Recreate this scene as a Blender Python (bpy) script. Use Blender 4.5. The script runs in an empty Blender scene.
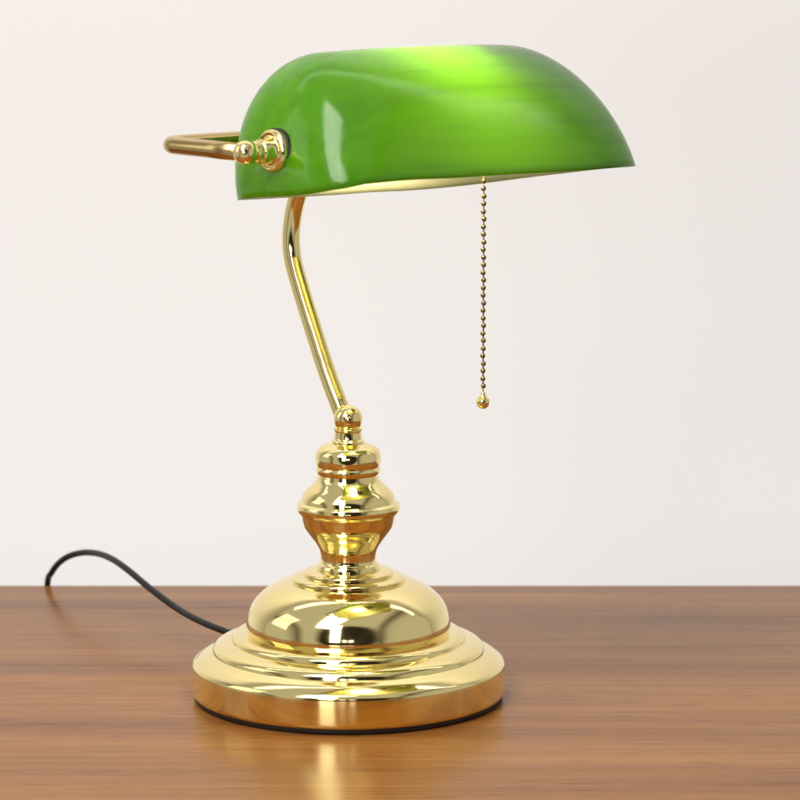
import bpy, bmesh, math
from mathutils import Vector, Matrix
PI = math.pi
sc = bpy.context.scene
C = sc.collection

# ------------------------------------------------------------------ materials
def new_mat(name):
    m = bpy.data.materials.new(name); m.use_nodes = True
    nt = m.node_tree
    return m, nt, nt.nodes['Principled BSDF']

def node(nt, kind, **kw):
    n = nt.nodes.new(kind)
    for k, v in kw.items():
        if k in n.inputs: n.inputs[k].default_value = v
        else: setattr(n, k, v)
    return n

def ramp(nt, stops, interp='LINEAR'):
    r = nt.nodes.new('ShaderNodeValToRGB'); cr = r.color_ramp; cr.interpolation = interp
    while len(cr.elements) < len(stops): cr.elements.new(0.5)
    for e, (p, c) in zip(cr.elements, stops):
        e.position = p; e.color = (*c, 1)
    return r

def brass(name, col, rough, bump=0.0):
    m, nt, b = new_mat(name)
    b.inputs['Base Color'].default_value = (*col, 1)
    b.inputs['Metallic'].default_value = 1
    tc = node(nt, 'ShaderNodeTexCoord')
    nz = node(nt, 'ShaderNodeTexNoise', Scale=60.0, Detail=4.0)
    nt.links.new(tc.outputs['Object'], nz.inputs['Vector'])
    mr = node(nt, 'ShaderNodeMapRange')
    mr.inputs['To Min'].default_value = rough * 0.7; mr.inputs['To Max'].default_value = rough * 1.4
    n3 = node(nt, 'ShaderNodeTexNoise', Scale=22.0, Detail=5.0, Roughness=0.7, Distortion=1.2)
    nt.links.new(tc.outputs['Object'], n3.inputs['Vector'])
    sm = ramp(nt, [(0.52, (0, 0, 0)), (0.72, (1, 1, 1))]); nt.links.new(n3.outputs['Fac'], sm.inputs['Fac'])
    ma = node(nt, 'ShaderNodeMath', operation='MULTIPLY_ADD'); ma.inputs[1].default_value = 0.12
    nt.links.new(sm.outputs['Color'], ma.inputs[0]); nt.links.new(mr.outputs['Result'], ma.inputs[2])
    nt.links.new(nz.outputs['Fac'], mr.inputs['Value']); nt.links.new(ma.outputs[0], b.inputs['Roughness'])
    if bump:
        n2 = node(nt, 'ShaderNodeTexNoise', Scale=45.0, Detail=2.0)
        nt.links.new(tc.outputs['Object'], n2.inputs['Vector'])
        bp = node(nt, 'ShaderNodeBump', Strength=bump, Distance=0.0006)
        nt.links.new(n2.outputs['Fac'], bp.inputs['Height']); nt.links.new(bp.outputs['Normal'], b.inputs['Normal'])
    return m
M_BRASS = brass('polished_brass', (0.95, 0.80, 0.36), 0.07, 0.10)
M_ROD = brass('brass_rod', (0.55, 0.41, 0.17), 0.18, 0.08)
M_WALL_BRASS = brass('satin_brass', (0.88, 0.60, 0.23), 0.13, 0.06)
M_CHAIN = brass('chain_brass', (0.30, 0.24, 0.11), 0.28)

def plain(name, col, rough, spec=0.5, coat=0.0):
    m, nt, b = new_mat(name)
    b.inputs['Base Color'].default_value = (*col, 1); b.inputs['Roughness'].default_value = rough
    b.inputs['Specular IOR Level'].default_value = spec; b.inputs['Coat Weight'].default_value = coat
    tc = node(nt, 'ShaderNodeTexCoord'); nz = node(nt, 'ShaderNodeTexNoise', Scale=180.0, Detail=3.0)
    nt.links.new(tc.outputs['Object'], nz.inputs['Vector'])
    bp = node(nt, 'ShaderNodeBump', Strength=0.08, Distance=0.0004)
    nt.links.new(nz.outputs['Fac'], bp.inputs['Height']); nt.links.new(bp.outputs['Normal'], b.inputs['Normal'])
    return m
M_BLACK = plain('black_rubber', (0.012, 0.011, 0.011), 0.5)
M_CORD = plain('black_cord_pvc', (0.006, 0.005, 0.005), 0.42, 0.25)
M_SOCKET = plain('socket_bakelite', (0.02, 0.018, 0.016), 0.35)
M_PAINT = plain('wall_paint', (0.87, 0.85, 0.85), 0.8, 0.2)

def glass(name, col, trans, gloss, streak=0.0):
    m, nt, b = new_mat(name)
    b.inputs['Base Color'].default_value = (*col, 1)
    b.inputs['Roughness'].default_value = gloss
    b.inputs['Specular IOR Level'].default_value = 0.35
    b.inputs['Coat Weight'].default_value = 0.45; b.inputs['Coat Roughness'].default_value = 0.13
    tr = node(nt, 'ShaderNodeBsdfTranslucent'); tr.inputs['Color'].default_value = (*trans, 1)
    mx = node(nt, 'ShaderNodeMixShader'); mx.inputs[0].default_value = 0.4
    out = nt.nodes['Material Output']
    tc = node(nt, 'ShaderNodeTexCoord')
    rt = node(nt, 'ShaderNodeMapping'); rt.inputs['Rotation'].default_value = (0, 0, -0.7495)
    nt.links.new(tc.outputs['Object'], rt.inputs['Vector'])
    mp = node(nt, 'ShaderNodeMapping'); mp.inputs['Scale'].default_value = (5, 42, 42)
    nz = node(nt, 'ShaderNodeTexNoise', Scale=1.0, Detail=2.0)
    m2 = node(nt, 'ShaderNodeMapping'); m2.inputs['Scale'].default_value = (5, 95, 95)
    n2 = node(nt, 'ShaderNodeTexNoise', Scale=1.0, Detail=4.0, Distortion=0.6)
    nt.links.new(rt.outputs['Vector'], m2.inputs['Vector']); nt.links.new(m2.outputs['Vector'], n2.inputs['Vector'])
    st = ramp(nt, [(0.36, (0.62, 0.66, 0.8)), (0.52, (1, 1, 1)), (0.70, (1.12, 1.06, 1.0))]); nt.links.new(n2.outputs['Fac'], st.inputs['Fac'])  # colour streaks along the glass, standing in for reflected bands
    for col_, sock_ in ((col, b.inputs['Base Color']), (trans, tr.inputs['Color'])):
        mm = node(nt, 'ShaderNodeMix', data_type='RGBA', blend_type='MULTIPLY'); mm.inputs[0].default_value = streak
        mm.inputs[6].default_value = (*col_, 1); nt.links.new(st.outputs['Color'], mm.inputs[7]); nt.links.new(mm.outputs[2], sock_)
    nt.links.new(rt.outputs['Vector'], mp.inputs['Vector']); nt.links.new(mp.outputs['Vector'], nz.inputs['Vector'])
    bp = node(nt, 'ShaderNodeBump', Strength=0.25, Distance=0.0012)
    nt.links.new(nz.outputs['Fac'], bp.inputs['Height']); nt.links.new(bp.outputs['Normal'], b.inputs['Coat Normal'])
    nt.links.new(bp.outputs['Normal'], b.inputs['Normal'])
    nt.links.new(b.outputs['BSDF'], mx.inputs[1]); nt.links.new(tr.outputs['BSDF'], mx.inputs[2])
    nt.links.new(mx.outputs['Shader'], out.inputs['Surface'])
    return m
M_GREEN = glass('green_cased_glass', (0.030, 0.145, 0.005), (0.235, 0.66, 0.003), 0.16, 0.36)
M_OPAL = glass('white_opal_glass', (0.56, 0.52, 0.39), (0.92, 0.88, 0.72), 0.3)

def bulb_mat():
    m, nt, b = new_mat('lit_bulb')
    b.inputs['Base Color'].default_value = (1, .95, .85, 1)
    b.inputs['Emission Color'].default_value = (1, .86, .55, 1)
    b.inputs['Emission Strength'].default_value = BULB
    return m
BULB = 76.0
M_BULB = bulb_mat()

def wood():
    m, nt, b = new_mat('varnished_wood')
    L = nt.links.new
    tc = node(nt, 'ShaderNodeTexCoord')
    # broad streaks along x
    mp1 = node(nt, 'ShaderNodeMapping'); mp1.inputs['Scale'].default_value = (1.0, 20, 20)
    n1 = node(nt, 'ShaderNodeTexNoise', Scale=1.0, Detail=5.0, Roughness=0.6, Distortion=0.4)
    L(tc.outputs['Object'], mp1.inputs['Vector']); L(mp1.outputs['Vector'], n1.inputs['Vector'])
    r1 = ramp(nt, [(0.30, (0.125, 0.046, 0.012)), (0.42, (0.210, 0.084, 0.021)), (0.60, (0.285, 0.124, 0.031)), (0.76, (0.37, 0.172, 0.046))])
    L(n1.outputs['Fac'], r1.inputs['Fac'])
    # fine grain
    mp2 = node(nt, 'ShaderNodeMapping'); mp2.inputs['Scale'].default_value = (7, 230, 230)
    n2 = node(nt, 'ShaderNodeTexNoise', Scale=1.0, Detail=6.0, Roughness=0.65)
    L(tc.outputs['Object'], mp2.inputs['Vector']); L(mp2.outputs['Vector'], n2.inputs['Vector'])
    r2 = ramp(nt, [(0.30, (0.66, 0.60, 0.56)), (0.55, (1, 1, 1))]); L(n2.outputs['Fac'], r2.inputs['Fac'])
    mx = node(nt, 'ShaderNodeMix', data_type='RGBA', blend_type='MULTIPLY'); mx.inputs[0].default_value = 0.55
    L(r1.outputs['Color'], mx.inputs[6]); L(r2.outputs['Color'], mx.inputs[7])
    # short dark pores
    mp3 = node(nt, 'ShaderNodeMapping'); mp3.inputs['Scale'].default_value = (28, 520, 520)
    n3 = node(nt, 'ShaderNodeTexNoise', Scale=1.0, Detail=2.0)
    L(tc.outputs['Object'], mp3.inputs['Vector']); L(mp3.outputs['Vector'], n3.inputs['Vector'])
    r3 = ramp(nt, [(0.34, (0.45, 0.38, 0.34)), (0.42, (1, 1, 1))]); L(n3.outputs['Fac'], r3.inputs['Fac'])
    mx2 = node(nt, 'ShaderNodeMix', data_type='RGBA', blend_type='MULTIPLY'); mx2.inputs[0].default_value = 0.5
    L(mx.outputs[2], mx2.inputs[6]); L(r3.outputs['Color'], mx2.inputs[7])
    L(mx2.outputs[2], b.inputs['Base Color'])
    vo = node(nt, 'ShaderNodeTexVoronoi', Scale=55.0); L(tc.outputs['Object'], vo.inputs['Vector'])
    vr = ramp(nt, [(0.018, (1.5, 1.45, 1.4)), (0.035, (1, 1, 1))]); L(vo.outputs['Distance'], vr.inputs['Fac'])
    mx3 = node(nt, 'ShaderNodeMix', data_type='RGBA', blend_type='MULTIPLY'); mx3.inputs[0].default_value = 0.6
    L(mx2.outputs[2], mx3.inputs[6]); L(vr.outputs['Color'], mx3.inputs[7]); L(mx3.outputs[2], b.inputs['Base Color'])
    mr = node(nt, 'ShaderNodeMapRange'); mr.inputs['To Min'].default_value = 0.15; mr.inputs['To Max'].default_value = 0.27
    L(n2.outputs['Fac'], mr.inputs['Value']); L(mr.outputs['Result'], b.inputs['Roughness'])
    b.inputs['Specular IOR Level'].default_value = 0.08
    bp = node(nt, 'ShaderNodeBump', Strength=0.10, Distance=0.0004)
    L(n2.outputs['Fac'], bp.inputs['Height']); L(bp.outputs['Normal'], b.inputs['Normal'])
    return m
M_WOOD = wood()

# ------------------------------------------------------------------ helpers
def link(name, me, mat, parent=None, smooth=True):
    o = bpy.data.objects.new(name, me); C.objects.link(o)
    if mat: me.materials.append(mat)
    if smooth:
        for p in me.polygons: p.use_smooth = True
    if parent: o.parent = parent
    return o

def obj(name, bm, mat, parent=None, smooth=True, angle=None):
    bmesh.ops.recalc_face_normals(bm, faces=bm.faces)
    me = bpy.data.meshes.new(name); bm.to_mesh(me); bm.free()
    o = link(name, me, mat, parent, smooth)
    if angle and smooth: me.set_sharp_from_angle(angle=math.radians(angle))
    return o

def smooth_profile(pts, n=8):
    """Catmull-Rom through (r, z) points; a doubled point keeps a corner."""
    out = []
    for i in range(len(pts) - 1):
        p1, p2 = pts[i], pts[i + 1]
        if (p1[0] - p2[0])**2 + (p1[1] - p2[1])**2 < 1e-12: continue
        p0 = pts[i - 1] if i else p1
        p3 = pts[i + 2] if i + 2 < len(pts) else p2
        for k in range(n):
            t = k / n; q = []
            for a, b, c, d in zip(p0, p1, p2, p3):
                q.append(.5*((2*b) + (c-a)*t + (2*a-5*b+4*c-d)*t*t + (3*b-a-3*c+d)*t**3))
            out.append((max(q[0], 0), q[1]))
    out.append(pts[-1])
    return out

def lathe(bm, prof, seg=128, M=Matrix()):
    rings = []
    for r, z in prof:
        if r < 1e-5: rings.append([bm.verts.new(M @ Vector((0, 0, z)))])
        else: rings.append([bm.verts.new(M @ Vector((r*math.cos(2*PI*k/seg), r*math.sin(2*PI*k/seg), z))) for k in range(seg)])
    for a, b in zip(rings, rings[1:]):
        for k in range(seg):
            k2 = (k+1) % seg
            if len(a) == 1 and len(b) == 1: continue
            if len(a) == 1: bm.faces.new((a[0], b[k], b[k2]))
            elif len(b) == 1: bm.faces.new((a[k], b[0], a[k2]))
            else: bm.faces.new((a[k], b[k], b[k2], a[k2]))
    for e in (rings[0], rings[-1]):
        if len(e) > 1: bm.faces.new(e)

def spline(pts, n=10):
    P = [Vector(p) for p in pts]; out = []
    for i in range(len(P)-1):
        p1, p2 = P[i], P[i+1]
        p0 = P[i-1] if i else 2*p1 - p2
        p3 = P[i+2] if i+2 < len(P) else 2*p2 - p1
        for k in range(n):
            t = k/n
            out.append(.5*((2*p1) + (p2-p0)*t + (2*p0-5*p1+4*p2-p3)*t*t + (3*p1-p0-3*p2+p3)*t**3))
    out.append(P[-1]); return out

def tube(bm, pts, r, seg=24, cap=True):
    T = []
    for i in range(len(pts)):
        a = pts[max(i-1, 0)]; b = pts[min(i+1, len(pts)-1)]; T.append((b-a).normalized())
    n = T[0].orthogonal().normalized(); rings = []
    for i, p in enumerate(pts):
        n = (n - T[i]*n.dot(T[i])).normalized(); bb = T[i].cross(n)
        rr = r(i/(len(pts)-1)) if callable(r) else r
        rings.append([bm.verts.new(p + (n*math.cos(2*PI*k/seg) + bb*math.sin(2*PI*k/seg))*rr) for k in range(seg)])
    for a, b in zip(rings, rings[1:]):
        for k in range(seg): bm.faces.new((a[k], b[k], b[(k+1) % seg], a[(k+1) % seg]))
    if cap: bm.faces.new(rings[0]); bm.faces.new(rings[-1])

def frame(axis, at):
    """matrix taking local +Z to axis, origin to at"""
    q = Vector((0, 0, 1)).rotation_difference(axis.normalized())
    return Matrix.Translation(at) @ q.to_matrix().to_4x4()

# ------------------------------------------------------------------ setting
TB = 0.3147     # back edge of the table behind the lamp
def table():
    t = bpy.data.objects.new('table', None); C.objects.link(t); t.location = (0, -0.1, -0.75)
    t['label'] = 'polished brown wooden table the brass lamp stands on'; t['category'] = 'table'
    bm = bmesh.new(); bmesh.ops.create_cube(bm, size=1)
    for v in bm.verts: v.co = Vector((v.co.x*1.6, v.co.y*0.80 , v.co.z*0.03))
    bmesh.ops.bevel(bm, geom=bm.edges[:], offset=0.0025, segments=3, affect='EDGES')
    for v in bm.verts: v.co += Vector((0, TB+0.1-0.40, 0.75-0.015))
    obj('tabletop', bm, M_WOOD, t, True, 40)
    for sx in (-1, 1):
        for y in (TB+0.1-0.06, TB+0.1-0.74):
            bm = bmesh.new(); bmesh.ops.create_cone(bm, segments=32, radius1=0.018, radius2=0.028, depth=0.72, cap_ends=True)
            bmesh.ops.translate(bm, verts=bm.verts, vec=(sx*0.72, y, 0.36)); obj('leg', bm, M_WOOD, t, True, 40)
table()

bm = bmesh.new()
vs = [bm.verts.new(v) for v in ((-3, TB+0.55, -0.75), (3, TB+0.55, -0.75), (3, TB+0.55, 2.2), (-3, TB+0.55, 2.2))]
bm.faces.new(vs); w = obj('wall', bm, M_PAINT, None, False); w['kind'] = 'structure'

# ------------------------------------------------------------------ lamp
lamp = bpy.data.objects.new('desk_lamp', None); C.objects.link(lamp)
lamp['label'] = 'polished brass banker lamp with green glass shade and pull chain on brown table'
lamp['category'] = 'desk lamp'

YAW = 0.7495; TILT = 0.1343; ROLL = -0.0047; L_ = 0.2366; W_ = 0.1189; H_ = 0.0729; INS = 0.0496; LEAN = 0.2076
U = Vector((math.cos(YAW), math.sin(YAW), 0)); F = Vector((math.sin(YAW), -math.cos(YAW), 0))
S0 = Vector((0.0527, -0.0563, 0.3043))
def S(X, Y, Z):
    Y, Z = Y*math.cos(TILT) - Z*math.sin(TILT), Z*math.cos(TILT) + Y*math.sin(TILT)
    X, Z = X*math.cos(ROLL) + Z*math.sin(ROLL), Z*math.cos(ROLL) - X*math.sin(ROLL)
    return S0 + U*X + F*Y + Vector((0, 0, Z))

base_prof = [(0.0, 0.0030), (0.0895, 0.0030), (0.0895, 0.0030), (0.0907, 0.0045), (0.0910, 0.008), (0.0910, 0.019), (0.0903, 0.0218), (0.0885, 0.0236),
    (0.0845, 0.0262), (0.0805, 0.0278), (0.0790, 0.0285), (0.0790, 0.0285), (0.0782, 0.0310), (0.0755, 0.0330), (0.0700, 0.0345), (0.0680, 0.0350), (0.0680, 0.0350),
    (0.0672, 0.0372), (0.0645, 0.0388), (0.0605, 0.0392), (0.0582, 0.0394), (0.0582, 0.0394),
    (0.0592, 0.0430), (0.0585, 0.0480), (0.0560, 0.0550), (0.0510, 0.0610), (0.0440, 0.0660), (0.0375, 0.0685), (0.0330, 0.0692), (0.0330, 0.0692),
    (0.0328, 0.0712), (0.0305, 0.0724), (0.0262, 0.0729), (0.0262, 0.0729), (0.0260, 0.0746), (0.0240, 0.0756), (0.0190, 0.0762), (0.0, 0.0762)]
bm = bmesh.new(); lathe(bm, smooth_profile(base_prof, 6), 192)
base = obj('base', bm, M_BRASS, lamp, True, 50)
bm = bmesh.new(); lathe(bm, [(0.0, 0.0003), (0.0885, 0.0003), (0.0893, 0.0010), (0.0893, 0.0029), (0, 0.0029)], 128)
obj('felt_pad', bm, M_BLACK, base, True, 50)

BALL_Z = 0.1636
col = [(0.0, 0.07753), (0.01679, 0.07488), (0.01812, 0.07488), (0.01812, 0.07488), (0.01841, 0.07694), (0.01765, 0.07901), (0.01765, 0.07901), (0.01632, 0.08048), (0.01608, 0.08343), (0.01665, 0.08755), (0.0189, 0.09167), (0.0224, 0.09638), (0.0256, 0.10108), (0.02685, 0.10519), (0.02759, 0.10842), (0.02759, 0.10842), (0.02915, 0.10989), (0.02995, 0.11224), (0.02943, 0.11458), (0.02943, 0.11458), (0.02741, 0.11576), (0.02741, 0.11576), (0.02682, 0.11869), (0.02451, 0.1222), (0.02104, 0.12542), (0.01833, 0.12835), (0.01729, 0.13156), (0.01729, 0.13156), (0.01844, 0.13302), (0.01872, 0.13478), (0.01797, 0.13624), (0.01797, 0.13624), (0.01889, 0.13857), (0.019, 0.14208), (0.01819, 0.14529), (0.01582, 0.14762), (0.01208, 0.14908), (0.00967, 0.14995), (0.00967, 0.14995), (0.00955, 0.15112), (0.00851, 0.15199), (0.00805, 0.15316), (0.00782, 0.15665), (0.00816, 0.1584), (0.0, 0.15869)]
bm = bmesh.new(); lathe(bm, smooth_profile(col, 6), 160)
column = obj('column', bm, M_BRASS, lamp, True, 50)
bm = bmesh.new(); bmesh.ops.create_uvsphere(bm, u_segments=64, v_segments=40, radius=0.0084)
bmesh.ops.translate(bm, verts=bm.verts, vec=(0, 0, BALL_Z))
obj('ball_joint', bm, M_BRASS, column)
sh = Vector((0.10, -1, 0.05)).normalized()
bm = bmesh.new(); lathe(bm, [(0, 0), (0.0022, 0), (0.0024, 0.0006), (0.0018, 0.0012), (0, 0.0013)], 32, frame(sh, Vector((0, 0, BALL_Z)) + sh*0.0083))
obj('screw', bm, M_ROD, column)

# stem in the vertical plane through the column, leaning back then forward
stem_line = [(-0.00174, 0.00187, 0.16218), (-0.00559, 0.00601, 0.17203), (-0.01215, 0.01306, 0.18849), (-0.02027, 0.02178, 0.21242), (-0.0283, 0.03041, 0.23709), (-0.03256, 0.03499, 0.25295), (-0.03333, 0.03581, 0.26804), (-0.03004, 0.03227, 0.28696), (-0.02249, 0.02417, 0.30378)]
ARMX = L_/2 + 0.0185; AL = 0.0666; AP = -0.015
piv = S(0, -0.002, 0.0234)
def A(X, Yb, dz=0):   # a point X along the pivot line, Yb behind it
    return piv + U*X - F*(Yb*math.cos(AP)) + Vector((0, 0, -math.sin(AP)*Yb + X*math.sin(-ROLL) + dz))
barmid = A(0, AL)
sp = [Vector(v) for v in stem_line]
last = barmid.copy()
bm = bmesh.new(); tube(bm, spline(sp + [last], 14), 0.0053, 32)
obj('stem', bm, M_BRASS, lamp)
# yoke: U-shaped rod round the back of the shade
R = 0.010; cor = []
for a in range(0, 10):
    t = a/9*PI/2
    cor.append((ARMX - R + R*math.cos(t), AL - R + R*math.sin(t)))
path = [A(-x, y) for x, y in [(ARMX, 0.0), (ARMX, AL*0.4)] + cor] + [A(x, y) for x, y in cor[::-1] + [(ARMX, AL*0.4), (ARMX, 0.0)]]
bm = bmesh.new(); tube(bm, path, 0.0047, 28)
yoke = obj('yoke', bm, M_ROD, lamp)
bm = bmesh.new(); lathe(bm, smooth_profile([(0.004, -0.013), (0.0068, -0.012), (0.0075, -0.008), (0.0075, 0.008), (0.0068, 0.012), (0.004, 0.013)], 4), 48, frame(U, barmid))
obj('sleeve', bm, M_BRASS, yoke)

# shade
RIM = [(-0.120, -0.0016), (-0.112, -0.0004), (-0.100, 0.0010), (-0.080, 0.0012), (-0.040, 0.0002), (0.0, -0.0004), (0.050, -0.0012), (0.100, -0.0010), (0.120, 0.0)]
def rim_wave(x, y, s):
    if s > 0.6: return 0
    for (a, va), (b, vb) in zip(RIM, RIM[1:]):
        if x <= b:
            t = max(0, (x-a)/(b-a)); t = t*t*(3-2*t); v = va + (vb-va)*t; break
    else: v = 0
    w = min(1, max(0, y/0.03 + 0.5))
    back = -0.0013*math.exp(-((x + 0.01)/0.055)**2) - (0.0018*max(0, math.sin(PI*min(x/0.12, 1))) if x > 0 else 0)
    return (v*w + back*(1 - w))*(1 - s/0.6)**2
def shade_shell(off, rim_z):
    """outer surface pushed inwards by off"""
    NP, NA = 30, 160; bm = bmesh.new(); rings = []
    L, W, H, I = L_/2-off, W_/2-off, H_-off, INS
    for i in range(NP):
        ph = (i/(NP-1))*PI/2
        c, s = math.cos(ph), math.sin(ph)
        a = L - I*(1-c); b = W*max(c, 0.0)**0.7735; n = 4.26 - 1.2*s
        z = rim_z + (H-rim_z)*s
        ring = []
        for kk in range(NA):
            t = 2*PI*kk/NA; ct, st = math.cos(t), math.sin(t)
            x = a*math.copysign(abs(ct)**(2/n), ct); y = b*math.copysign(abs(st)**(2/n), st)
            ring.append(S(x, y - LEAN*z, z + 0.0028*s*(1 - (2*x/L_)**2) + rim_wave(x, y, s)))
        rings.append(ring)
    return bm, rings, NA
def shell(off0, off1, name, mat, parent):
    bm, ro, NA = shade_shell(off0, 0); b2, ri, _ = shade_shell(off1, 0); b2.free()
    def add(rs):
        V = [[bm.verts.new(p) for p in r] for r in rs]
        for a, b in zip(V, V[1:]):
            for j in range(NA): bm.faces.new((a[j], a[(j+1) % NA], b[(j+1) % NA], b[j]))
        return V
    Vo, Vi = add(ro), add(ri)
    nf = len(bm.faces)//2
    for i, f_ in enumerate(bm.faces): f_.material_index = 1 if i >= nf else 0    # inner face is the opal layer
    for j in range(NA): bm.faces.new((Vo[0][j], Vi[0][j], Vi[0][(j+1) % NA], Vo[0][(j+1) % NA]))
    bmesh.ops.remove_doubles(bm, verts=bm.verts, dist=2e-5)
    return obj(name, bm, mat, parent, True)
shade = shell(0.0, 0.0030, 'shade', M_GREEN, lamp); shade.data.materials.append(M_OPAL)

# pivots at both ends
def pivot(sgn):
    ax = (U*sgn + Vector((0, 0, -math.sin(ROLL)*sgn))).normalized()
    c = A(sgn*ARMX, 0)
    # ring flange lies on the glass
    bm = bmesh.new()
    lathe(bm, smooth_profile([(0, -0.0212), (0.0106, -0.0208), (0.0106, -0.0208), (0.0113, -0.0196), (0.0110, -0.0180), (0.0098, -0.0168), (0.0098, -0.0168), (0.0084, -0.0174), (0.0072, -0.0170), (0.0066, -0.0150), (0.0066, -0.0150), (0.0064, -0.0100), (0.0064, -0.0100), (0.0055, -0.0092), (0.0057, -0.0070), (0.0052, -0.0050), (0.0048, -0.002), (0, -0.001)], 4), 56, frame(ax, c))
    f = obj('pivot_flange', bm, M_BRASS, shade)
    bm = bmesh.new(); lathe(bm, [(0, -0.0235), (0.0117, -0.0235), (0.0119, -0.0208), (0.0116, -0.0203), (0, -0.0203)], 56, frame(ax, c))  # black ring standing in for the soft shadow round the flange
    obj('shadow_ring', bm, M_BLACK, f)
    bm = bmesh.new(); lathe(bm, smooth_profile([(0.0050, -0.0055), (0.0058, -0.0040), (0.0063, -0.0004), (0.0056, 0.0025), (0.0042, 0.0044), (0.0022, 0.0054), (0, 0.0057)], 5), 48, frame(ax, c))
    obj('finial', bm, M_BRASS, f)
pivot(-1); pivot(1)

# socket, bulb
ax = -U
bm = bmesh.new(); lathe(bm, smooth_profile([(0, -0.094), (0.010, -0.094), (0.014, -0.090), (0.0165, -0.082), (0.0165, -0.055), (0.0150, -0.050), (0, -0.050)], 5), 48, frame(ax, S(-0.028, -0.012, 0.048)))
sock = obj('socket', bm, M_SOCKET, lamp)
bm = bmesh.new(); lathe(bm, smooth_profile([(0.0080, -0.050), (0.0085, -0.042), (0.0100, -0.032), (0.0125, -0.018), (0.0125, -0.010), (0.0085, -0.002), (0, 0.001)], 6), 48, frame(ax, S(-0.028, -0.012, 0.048)))
bulb = obj('bulb', bm, M_BULB, sock)

# pull chain
CX = 0.0395
top = S(CX, 0.0, 0.050); pitch = 0.0043
CH_END = 0.1822      # world z of the bell top
bm = bmesh.new(); z = top.z; nb = 0
tube(bm, [Vector((top.x, top.y, top.z)), Vector((top.x, top.y, CH_END-0.002))], 0.00042, 8)
while z > CH_END:
    g = bmesh.ops.create_uvsphere(bm, u_segments=16, v_segments=10, radius=0.00150)
    bmesh.ops.translate(bm, verts=g['verts'], vec=(top.x + 0.00022*math.sin(nb*2.3), top.y + 0.0002*math.cos(nb*1.7), z)); z -= pitch*(1 + 0.05*math.sin(nb*3.1)); nb += 1
chain = obj('pull_chain', bm, M_CHAIN, lamp)
bm = bmesh.new(); lathe(bm, smooth_profile([(0, 0.0010), (0.0012, 0.0008), (0.0016, -0.0008), (0.0026, -0.0020), (0.0037, -0.0036), (0.0039, -0.0052), (0.0036, -0.0062), (0.0036, -0.0062), (0.0030, -0.0074), (0.0016, -0.0086), (0, -0.0089)], 5), 40, Matrix.Translation((top.x, top.y, CH_END)))
obj('bell', bm, M_BRASS, chain)

# power cord, leaves the base at the back left, arches over the table's back edge
cord = [(-0.040, 0.040, 0.0060), (-0.0560, 0.050, 0.0190), (-0.0640, 0.060, 0.0212), (-0.0768, 0.078, 0.0214), (-0.0931, 0.105, 0.0216), (-0.1087, 0.135, 0.0226), (-0.1277, 0.17, 0.0273), (-0.1459, 0.205, 0.033), (-0.1587, 0.232, 0.0348), (-0.171, 0.258, 0.0333), (-0.1846, 0.28, 0.0292), (-0.1972, 0.296, 0.0219), (-0.2068, 0.310, 0.0104), (-0.2115, 0.3185, -0.004), (-0.212, 0.322, -0.06), (-0.205, 0.335, -0.25), (-0.18, 0.37, -0.70)]
cp = spline(cord, 14)
bm = bmesh.new(); tube(bm, cp, 0.0021, 20)
pc = obj('power_cord', bm, M_CORD, lamp)
# ------------------------------------------------------------------ camera
cam = bpy.data.cameras.new('camera'); co = bpy.data.objects.new('camera', cam); C.objects.link(co)
cam.lens = 36*3101/800; cam.sensor_width = 36; cam.clip_start = 0.02; cam.clip_end = 50
co.location = (0.0299, -1.761, 0.4374); co.rotation_euler = (PI/2 - 0.1481, 0, 0)
sc.camera = co
cam.dof.use_dof = True; cam.dof.focus_distance = 1.74; cam.dof.aperture_fstop = 16

# ------------------------------------------------------------------ light
wd = bpy.data.worlds.new('World'); sc.world = wd; wd.use_nodes = True
nt = wd.node_tree; bg = nt.nodes['Background']
tc = node(nt, 'ShaderNodeTexCoord')
# a white studio surround with one dim opening towards the viewer's side
mp = node(nt, 'ShaderNodeMapping'); mp.inputs['Scale'].default_value = (1/0.62, 0, 1/0.55); mp.inputs['Location'].default_value = (0, 0, -0.18/0.55)
ln = node(nt, 'ShaderNodeVectorMath', operation='LENGTH')
nt.links.new(tc.outputs['Generated'], mp.inputs['Vector']); nt.links.new(mp.outputs['Vector'], ln.inputs[0])
sx = node(nt, 'ShaderNodeSeparateXYZ'); nt.links.new(tc.outputs['Generated'], sx.inputs[0])
gt = node(nt, 'ShaderNodeMath', operation='GREATER_THAN'); gt.inputs[1].default_value = 0.0; nt.links.new(sx.outputs['Y'], gt.inputs[0])
ad = node(nt, 'ShaderNodeMath', operation='ADD'); nt.links.new(ln.outputs['Value'], ad.inputs[0]); nt.links.new(gt.outputs[0], ad.inputs[1])
r = ramp(nt, [(0.80, (0.05, 0.04, 0.035)), (1.0, (0.98, 0.96, 0.93))]); nt.links.new(ad.outputs[0], r.inputs['Fac'])
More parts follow.
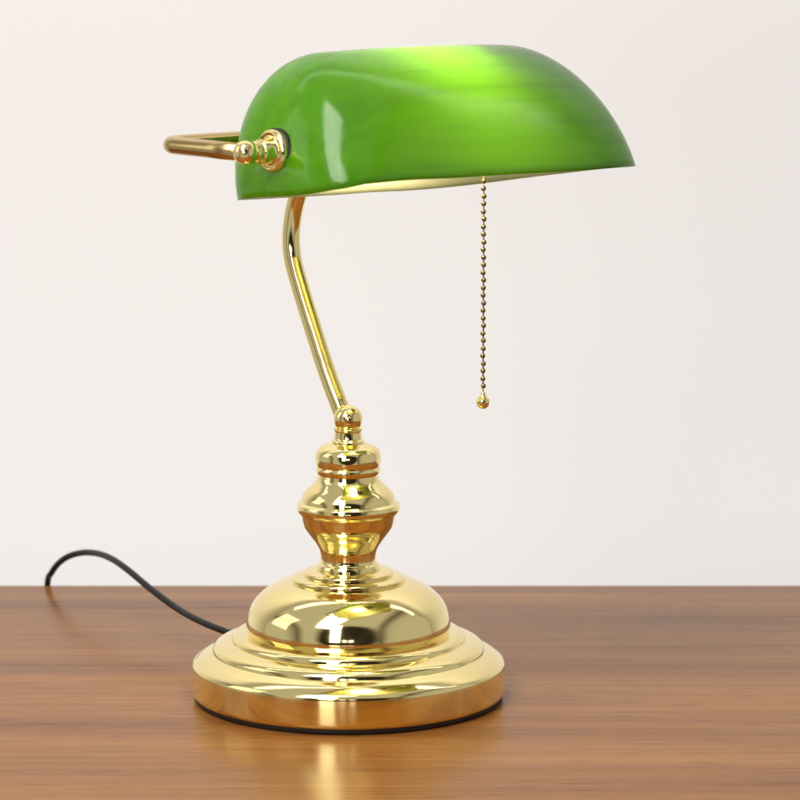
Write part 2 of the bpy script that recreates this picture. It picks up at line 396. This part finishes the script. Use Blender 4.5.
# gaps between the white panels of the surround
gp = ramp(nt, [(0.02, (1, 1, 1)), (0.08, (0.30, 0.26, 0.22)), (0.13, (1, 1, 1)), (0.24, (0.95, 0.95, 0.95)), (0.74, (1, 1, 1)), (0.80, (0.24, 0.21, 0.18)), (0.86, (0.9, 0.88, 0.86)), (0.93, (1, 1, 1))])
m1 = node(nt, 'ShaderNodeMapRange'); m1.inputs['From Min'].default_value = -1; m1.inputs['From Max'].default_value = 1
nt.links.new(sx.outputs['X'], m1.inputs['Value']); nt.links.new(m1.outputs['Result'], gp.inputs['Fac'])
mxw = node(nt, 'ShaderNodeMix', data_type='RGBA', blend_type='MULTIPLY'); mxw.inputs[0].default_value = 1.0
nt.links.new(r.outputs['Color'], mxw.inputs[6]); nt.links.new(gp.outputs['Color'], mxw.inputs[7])
nt.links.new(mxw.outputs[2], bg.inputs['Color']); bg.inputs['Strength'].default_value = 0.52

def area(name, loc, target, sx_, sy_, power, col=(1, 1, 1)):
    l = bpy.data.lights.new(name, 'AREA'); l.shape = 'RECTANGLE'; l.size = sx_; l.size_y = sy_; l.energy = power; l.color = col
    o = bpy.data.objects.new(name, l); C.objects.link(o); o.location = loc
    d = Vector(target) - Vector(loc); o.rotation_euler = d.to_track_quat('-Z', 'Y').to_euler(); return o
area('window_light', (-0.52, -2.05, 1.05), (0, 0, 0.28), 0.42, 1.7, 17, (1.0, 0.985, 0.97))
area('softbox_top', (-0.42, -0.85, 1.30), (0.0, -0.25, 0.1), 0.50, 1.4, 22, (1.0, 0.96, 0.90))
area('softbox_left', (-1.5, -0.1, 0.9), (0, 0, 0.3), 0.7, 1.0, 2.5, (1.0, 0.98, 0.97))
for x in (-0.26, 0.26): area('far_window', (x, -4.2, 0.75), (0, 0, 0.1), 0.30, 0.45, 1.8, (1, 1, 1))
area('wall_wash', (0.35, 0.42, 1.50), (0.35, 0.86, 1.02), 2.8, 0.3, 5.6, (1.0, 0.965, 0.955))
area('wall_wash', (0.35, 0.48, -0.42), (0.35, 0.86, 0.25), 2.8, 0.15, 2.7, (1.0, 0.965, 0.955))

sc.view_settings.view_transform = 'Standard'; sc.view_settings.look = 'None'
sc.view_settings.exposure = 0.0; sc.view_settings.gamma = 1
sc.render.engine = 'CYCLES'
sc.cycles.max_bounces = 12; sc.cycles.diffuse_bounces = 5; sc.cycles.glossy_bounces = 6; sc.cycles.transmission_bounces = 8
